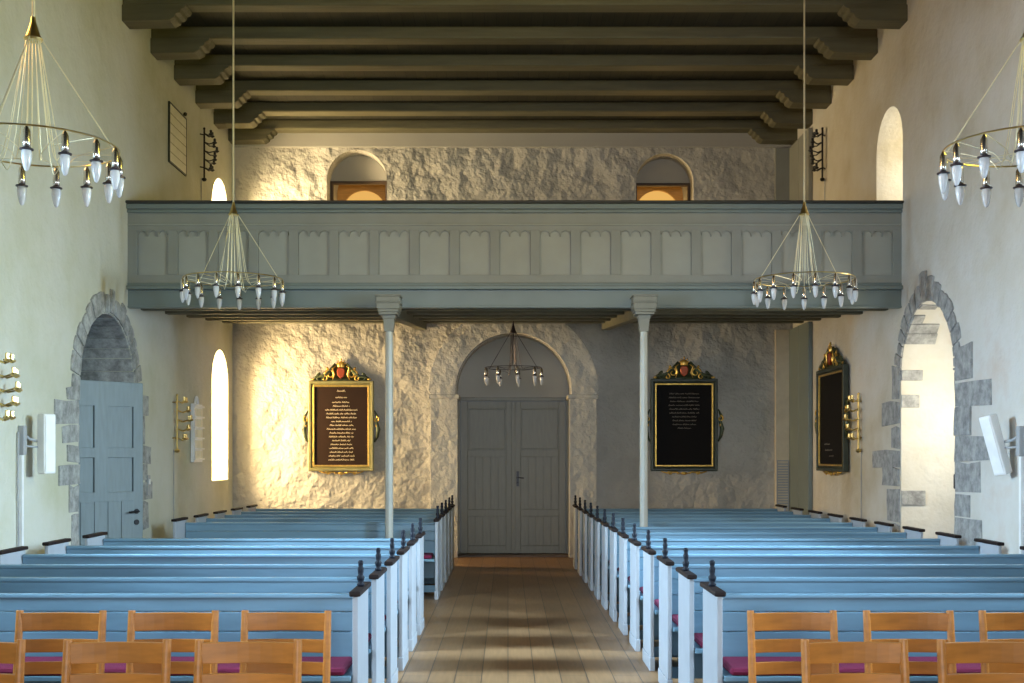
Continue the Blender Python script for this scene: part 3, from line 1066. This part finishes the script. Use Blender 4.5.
def memorial(name, label, loc, rz, W, H, frame, carve, board, ink, lines, crestcol, shield, fade=False):
    """W x H: outer frame, bottom at local z 0, wall behind at local y 0"""
    t = thing(name, label, 'memorial board', loc, rz, 'memorial boards')
    h = W / 2
    fr = 0.085
    rect = lambda i: [(-h + i, i), (h - i, i), (h - i, H - i), (-h + i, H - i)]
    mb = MB()
    mb.poly([rect(0), rect(fr * 0.55)], lambda u, v, d: (u, d, v), -0.075, -0.002)
    mb.poly([rect(fr * 0.55), rect(fr * 0.8)], lambda u, v, d: (u, d, v), -0.06, -0.002)
    mb.build('frame', frame, t, bevel=0.010)
    MB().poly([rect(fr * 0.8), rect(fr * 1.12)], lambda u, v, d: (u, d, v), -0.062, -0.002).build('gilt_slip', 'gold', t, bevel=0.006)
    bo = MB().poly([rect(fr * 1.05)], lambda u, v, d: (u, d, v), -0.042, -0.003).build('text_board', board, t)
    # rows of illegible script: slim slanted strokes
    mb = MB()
    random.seed(len(label))
    for z, wl, hh, off in lines:
        x = -wl / 2 + off
        while x < wl / 2 + off:
            wn = random.uniform(0.05, 0.13) * W
            e = min(x + wn, wl / 2 + off)
            q = x
            up = True
            while q < e:
                st = 0.011 * W
                s1 = hh * random.choice((0.55, 0.6, 1.0))
                z0_, z1_ = (z, z + s1) if up else (z + s1, z)
                th = 0.0048
                a, b = Vector((q, -0.0445, z0_)), Vector((q + st, -0.0445, z1_))
                mb.bar(a, b, th, 0.003, up=(0, 1, 0))
                q += st * 0.95
                up = not up
            x = e + 0.018 * W
    mb.build('lettering', ink, bo)
    # crest
    cr, gi = MB(), MB()
    for s in (-1, 1):
        scroll(cr, (s * 0.32 * W, H + 0.05), 0.065, 1.25, PI / 2, -s, 0.022, -0.04)
        scroll(gi, (s * 0.17 * W, H + 0.10), 0.080, 1.2, 0 if s > 0 else PI, s, 0.020, -0.055)
        scroll(gi, (s * 0.25 * W, H + 0.035), 0.045, 1.0, PI / 2, s, 0.015, -0.06)
        cr.tube([(s * 0.46 * W, -0.04, H + 0.015), (s * 0.38 * W, -0.05, H + 0.06), (s * 0.28 * W, -0.05, H + 0.065), (s * 0.17 * W, -0.05, H + 0.16), (s * 0.09 * W, -0.05, H + 0.27)], [0.012, 0.024, 0.028, 0.028, 0.014], 6)
        gi.tube([(s * 0.13 * W, -0.06, H + 0.02), (s * 0.10 * W, -0.065, H + 0.10), (s * 0.13 * W, -0.065, H + 0.19), (s * 0.08 * W, -0.06, H + 0.23)], [0.008, 0.016, 0.016, 0.007], 6)
        gi.ball((s * 0.43 * W, -0.05, H + 0.025), 0.024, 1, (1.4, 0.8, 0.9))
        gi.ball((s * 0.21 * W, -0.055, H + 0.19), 0.022, 1, (1, 0.7, 1.3))
    sil = [(-0.42, 0.0), (0.42, 0.0), (0.40, 0.035), (0.33, 0.085), (0.25, 0.085), (0.20, 0.17), (0.13, 0.19), (0.09, 0.26), (-0.09, 0.26), (-0.13, 0.19), (-0.20, 0.17), (-0.25, 0.085), (-0.33, 0.085), (-0.40, 0.035)]
    cr.poly([[(a * W, H + b) for a, b in sil]], lambda u, v, d: (u, d, v), -0.035, -0.004)
    crest = cr.build('crest', carve, t, smooth=True)
    gi.build('gilt_scrolls', crestcol, crest, smooth=True)
    sh = MB()
    sp = [(-0.052, 0.20), (0.052, 0.20), (0.066, 0.15), (0.056, 0.08), (0, 0.03), (-0.056, 0.08), (-0.066, 0.15)]
    sh.poly([[(a, H + b) for a, b in sp]], lambda u, v, d: (u, d, v), -0.085, -0.03)
    sh.build('shield', shield, crest, bevel=0.015, seg=3)
    k = MB()
    k.lathe([(0.055, 0), (0.062, 0.015), (0.058, 0.03), (0.070, 0.06), (0.03, 0.085), (0.012, 0.095)], (0, -0.055, H + 0.21), 10, (1, 0.5))
    for q in range(5):
        a = PI * q / 4
        k.ball((0.065 * math.cos(a), -0.06, H + 0.27 + 0.05 * math.sin(a)), 0.014)
    k.ball((0, -0.055, H + 0.335), 0.016)
    k.build('crown', crestcol, crest, smooth=True)
    for s in (-1, 1):
        sd = MB()
        x = s * (h + 0.01)
        sd.tube([(x, -0.035, H * 0.32), (x + s * 0.040, -0.04, H * 0.38), (x + s * 0.062, -0.04, H * 0.46), (x + s * 0.030, -0.04, H * 0.54), (x + s * 0.050, -0.04, H * 0.60), (x, -0.035, H * 0.67)], [0.012, 0.028, 0.036, 0.030, 0.024, 0.010], 6)
        sd.ball((x + s * 0.05, -0.045, H * 0.41), 0.028, 1, (0.9, 0.7, 1.3))
        sd = sd.build('side_ornament', carve, t, smooth=True)
        g2 = MB()
        scroll(g2, (x + s * 0.03, H * 0.57), 0.048, 1.1, PI / 2, -s, 0.017, -0.055)
        g2.ball((x + s * 0.03, -0.055, H * 0.50), 0.026, 1, (0.9, 0.7, 1.1))
        g2.build('gilt_leaf', crestcol, sd, smooth=True)
    b_ = MB()
    for s in (-1, 1):
        scroll(b_, (s * 0.20 * W, -0.02), 0.042, 1.1, PI / 2, -s, 0.015, -0.035)
        b_.tube([(s * 0.34 * W, -0.03, -0.005), (s * 0.26 * W, -0.035, -0.03), (s * 0.12 * W, -0.035, -0.015), (0, -0.035, -0.05)], [0.008, 0.014, 0.016, 0.012], 6)
        b_.ball((s * 0.09 * W, -0.04, -0.03), 0.02)
    b_.ball((0, -0.045, -0.035), 0.034, 2, (1.3, 0.6, 0.8))
    b_.build('bottom_ornament', crestcol, t, smooth=True)
    return t


HB = 1.41
def rows(n, z0, z1, widths, hh):
    return [(z0 + (z1 - z0) * i / (n - 1), widths[i % len(widths)], hh, 0.0) for i in range(n)]


l1 = [(1.24, 0.13, 0.030, 0.0), (1.14, 0.18, 0.030, 0.0)] + rows(16, 1.065, 0.165, [0.28, 0.26, 0.50, 0.46, 0.47, 0.31, 0.36, 0.45, 0.36, 0.38, 0.28, 0.33, 0.37, 0.36, 0.39, 0.40], 0.026)
memorial('memorial_board', 'sunlit gilt-framed memorial board with a red shield, lettered on brown', (-2.61, YB, 1.35), 0, 1.02, HB, 'olive', 'green', 'board', 'ink', l1, 'gold', 'red')
l2 = rows(10, 1.20, 0.66, [0.46, 0.48, 0.44, 0.48, 0.46, 0.46, 0.38, 0.36, 0.36, 0.2], 0.022)
memorial('memorial_board', 'dark green framed memorial board on the shaded end wall beside the column', (2.755, YB, 1.35), 0, 1.05, HB + 0.03, 'frame_d', 'green', 'boardk', 'inkd', l2, 'gold', 'red')
l3 = [(0.36, 0.3, 0.022, -0.2), (0.28, 0.36, 0.022, -0.12), (0.20, 0.2, 0.022, 0.0)]
memorial('memorial_board', 'black memorial board on the right-hand wall between casing and brass sconce', (XE - 0.02, 15.95, 1.38), -PI / 2, 1.34, HB, 'frame_d', 'green', 'boardk', 'inkd', l3, 'gold', 'red')

# ------------------------------------------------------------------ wall sconces
def sconce(label, loc, rz, mat, cable, side=1):
    """rod on the wall with five arms of candle cups; local -Y is out of the wall, +X along it"""
    t = thing('wall_sconce', label, 'sconce', loc, rz, 'candle sconces on the side walls')
    mb = MB()
    mb.tube([(0, -0.05, -0.02), (0, -0.05, 0.66)], 0.013, 8)
    mb.lathe([(0.02, -0.05), (0.035, -0.03), (0.03, -0.01), (0.015, 0.0)], (0, -0.05, -0.02), 10)
    mb.ball((0, -0.05, 0.67), 0.02)
    for z in (0.12, 0.58):
        mb.tube([(-0.05, 0, z), (0, -0.05, z)], 0.009, 6)
    mb.build('rod', mat, t)
    for k, (z, ln) in enumerate(((0.60, 0.13), (0.48, 0.22), (0.36, 0.27), (0.24, 0.22), (0.12, 0.13))):
        a = MB()
        lx = ln * side
        a.tube([(0, -0.05, z), (lx * 0.5, -0.10, z - 0.03), (lx, -0.13, z)], 0.009, 6)
        a.tube([(0, -0.05, z), (-lx * 0.05, -0.12, z - 0.03), (0.02, -0.06 - ln * 0.6, z)], 0.009, 6)
        arm = a.build('arm', mat, t)
        for px, py in ((lx, -0.13), (0.02, -0.06 - ln * 0.6)):
            c = MB()
            c.lathe([(0.008, -0.025), (0.030, -0.012), (0.034, 0.0), (0.018, 0.006), (0.018, 0.05), (0.012, 0.055)], (px, py, z), 10)
            c.build('candle_cup', mat, arm)
    if cable:
        MB().tube([(-0.02, -0.012, -0.03), (-0.02, -0.012, -cable)], 0.006, 6).build('supply_cable', 'grey', t)
    return t


sconce('brass candle sconce beside the white hymn board on the left wall', (XW, 15.1, 1.70), PI / 2, 'brass', 1.0)
sconce('brass candle sconce at the left edge of the photo', (XW, 9.75, 1.80), PI / 2, 'brass', 0)
s_ = sconce('brass candle sconce beside the black memorial board on the right-hand wall', (XE, 14.75, 1.70), -PI / 2, 'brass', 1.0, -1)
sconce('dark iron candle sconce high on the left wall under the beams', (XW, 16.45, 5.52), PI / 2, 'iron', 0.9)
sconce('dark iron candle sconce high on the right-hand wall beside the casing', (XE, 16.45, 5.52), -PI / 2, 'iron', 0.9, -1)

# ------------------------------------------------------------------ hymn boards
t = thing('hymn_board', 'white hymn number board with slatted rows and a loop handle', 'hymn board', (XW, 16.1, 1.50), PI / 2)
MB().box(-0.22, 0.22, -0.06, -0.01, 0, 0.80).build('back_panel', 'white', t, bevel=0.006)
for k in range(6):
    z = 0.03 + k * 0.145
    r = MB().box(-0.24, 0.24, -0.085, -0.055, z, z + 0.022).build('number_rail', 'white', t, bevel=0.003)
    if k < 5:
        mb = MB()
        for q in (-0.12, 0.0, 0.12):
            mb.box(q - 0.045, q + 0.045, -0.068, -0.059, z + 0.024, z + 0.125)
        mb.build('number_cards', 'cream', r)
mb = MB()
mb.tube([(0.07 * math.cos(PI * i / 10), -0.035, 0.80 + 0.10 * math.sin(PI * i / 10)) for i in range(11)], 0.015, 6)
mb.build('loop_handle', 'white', t)
t = thing('hymn_board', 'pale lined tablet in a thin dark frame high on the left wall', 'tablet', (XW, 15.25, 5.34), PI / 2)
MB().box(-0.38, 0.38, -0.022, -0.004, 0, 0.74).build('panel', 'cream', t)
MB().poly([[(-0.395, -0.015), (0.395, -0.015), (0.395, 0.755), (-0.395, 0.755)], [(-0.375, 0.005), (0.375, 0.005), (0.375, 0.735), (-0.375, 0.735)]], lambda u, v, d: (u, d, v), -0.026, -0.003).build('frame', 'frame_d', t)
mb = MB()
for k in range(1, 6):
    mb.box(-0.37, 0.37, -0.024, -0.021, k * 0.123 - 0.005, k * 0.123 + 0.005)
mb.build('ruled_slats', 'olive', t)
MB().ball((0.30, -0.03, 0.79), 0.03).build('hanger_knob', 'iron', t)

# ------------------------------------------------------------------ loudspeakers and small fittings
def speaker(label, loc, rz, tilt, side):
    """column speaker on a swivel arm; local -Y is out of the wall, the pole stands side * 0.15 along it"""
    t = thing('loudspeaker', label, 'loudspeaker', loc, rz, 'white column loudspeakers')
    R = Matrix.Translation((0.0, -0.17, 0)) @ Matrix.Rotation(tilt, 4, 'X') @ Matrix.Rotation(side * 0.5, 4, 'Z')
    mb = MB()
    mb.box(-0.065, 0.065, -0.05, 0.05, -0.27, 0.27)
    mb.xform(R)
    b = mb.build('cabinet', 'white', t, bevel=0.015)
    mb = MB()
    mb.box(-0.052, 0.052, -0.056, -0.048, -0.25, 0.25)
    mb.xform(R)
    mb.build('grille', 'white', b, bevel=0.003)
    q = side * 0.18
    mb = MB()
    mb.tube([(0, -0.12, 0.02), (q * 0.5, -0.06, 0.04), (q, -0.04, 0.08)], 0.014, 8)
    mb.tube([(0, -0.12, -0.03), (q, -0.04, -0.02)], 0.010, 8)
    mb.box(q - 0.035, q + 0.035, -0.055, -0.005, -0.10, 0.16)
    mb.build('wall_bracket', 'grey', t, bevel=0.005)
    MB().box(q - 0.022, q + 0.022, -0.035, -0.005, -1.0, -0.10).build('cable_trunking', 'white', t, bevel=0.004)
    MB().tube([(q + side * 0.06, -0.018, 0.1), (q + side * 0.07, -0.018, -0.4), (q + side * 0.055, -0.018, -0.7), (q + side * 0.065, -0.018, -1.0)], 0.009, 6).build('cable', 'grey', t)
    return t


speaker('white column loudspeaker on the left wall before the half-open door', (XW, 10.52, 1.70), PI / 2, 0.0, -1)
speaker('tilted white column loudspeaker at the right edge beside the stone-framed doorway', (XE, 10.32, 1.69), -PI / 2, 0.27, 1)

t = thing('light_switch', 'small grey switch box beside the half-open door', 'switch', (XW, 13.98, 1.12), PI / 2)
MB().box(-0.05, 0.05, -0.035, 0, 0, 0.24).build('switch_box', 'grey', t, bevel=0.006)
MB().box(-0.02, 0.02, -0.045, -0.034, 0.13, 0.19).build('rocker', 'white', t, bevel=0.002)
t = thing('wall_hook', 'black iron hook on the jamb of the bright stone-framed doorway', 'hook', (XE + 0.02, 11.72, 1.26))
MB().box(-0.012, 0.10, 0.0, 0.05, 0, 0.15).build('plate', 'iron', t, bevel=0.01)
MB().tube([(0.04, 0.04, 0.1), (0.04, 0.12, 0.09), (0.04, 0.14, 0.04)], 0.012, 6).build('hook', 'iron', t)
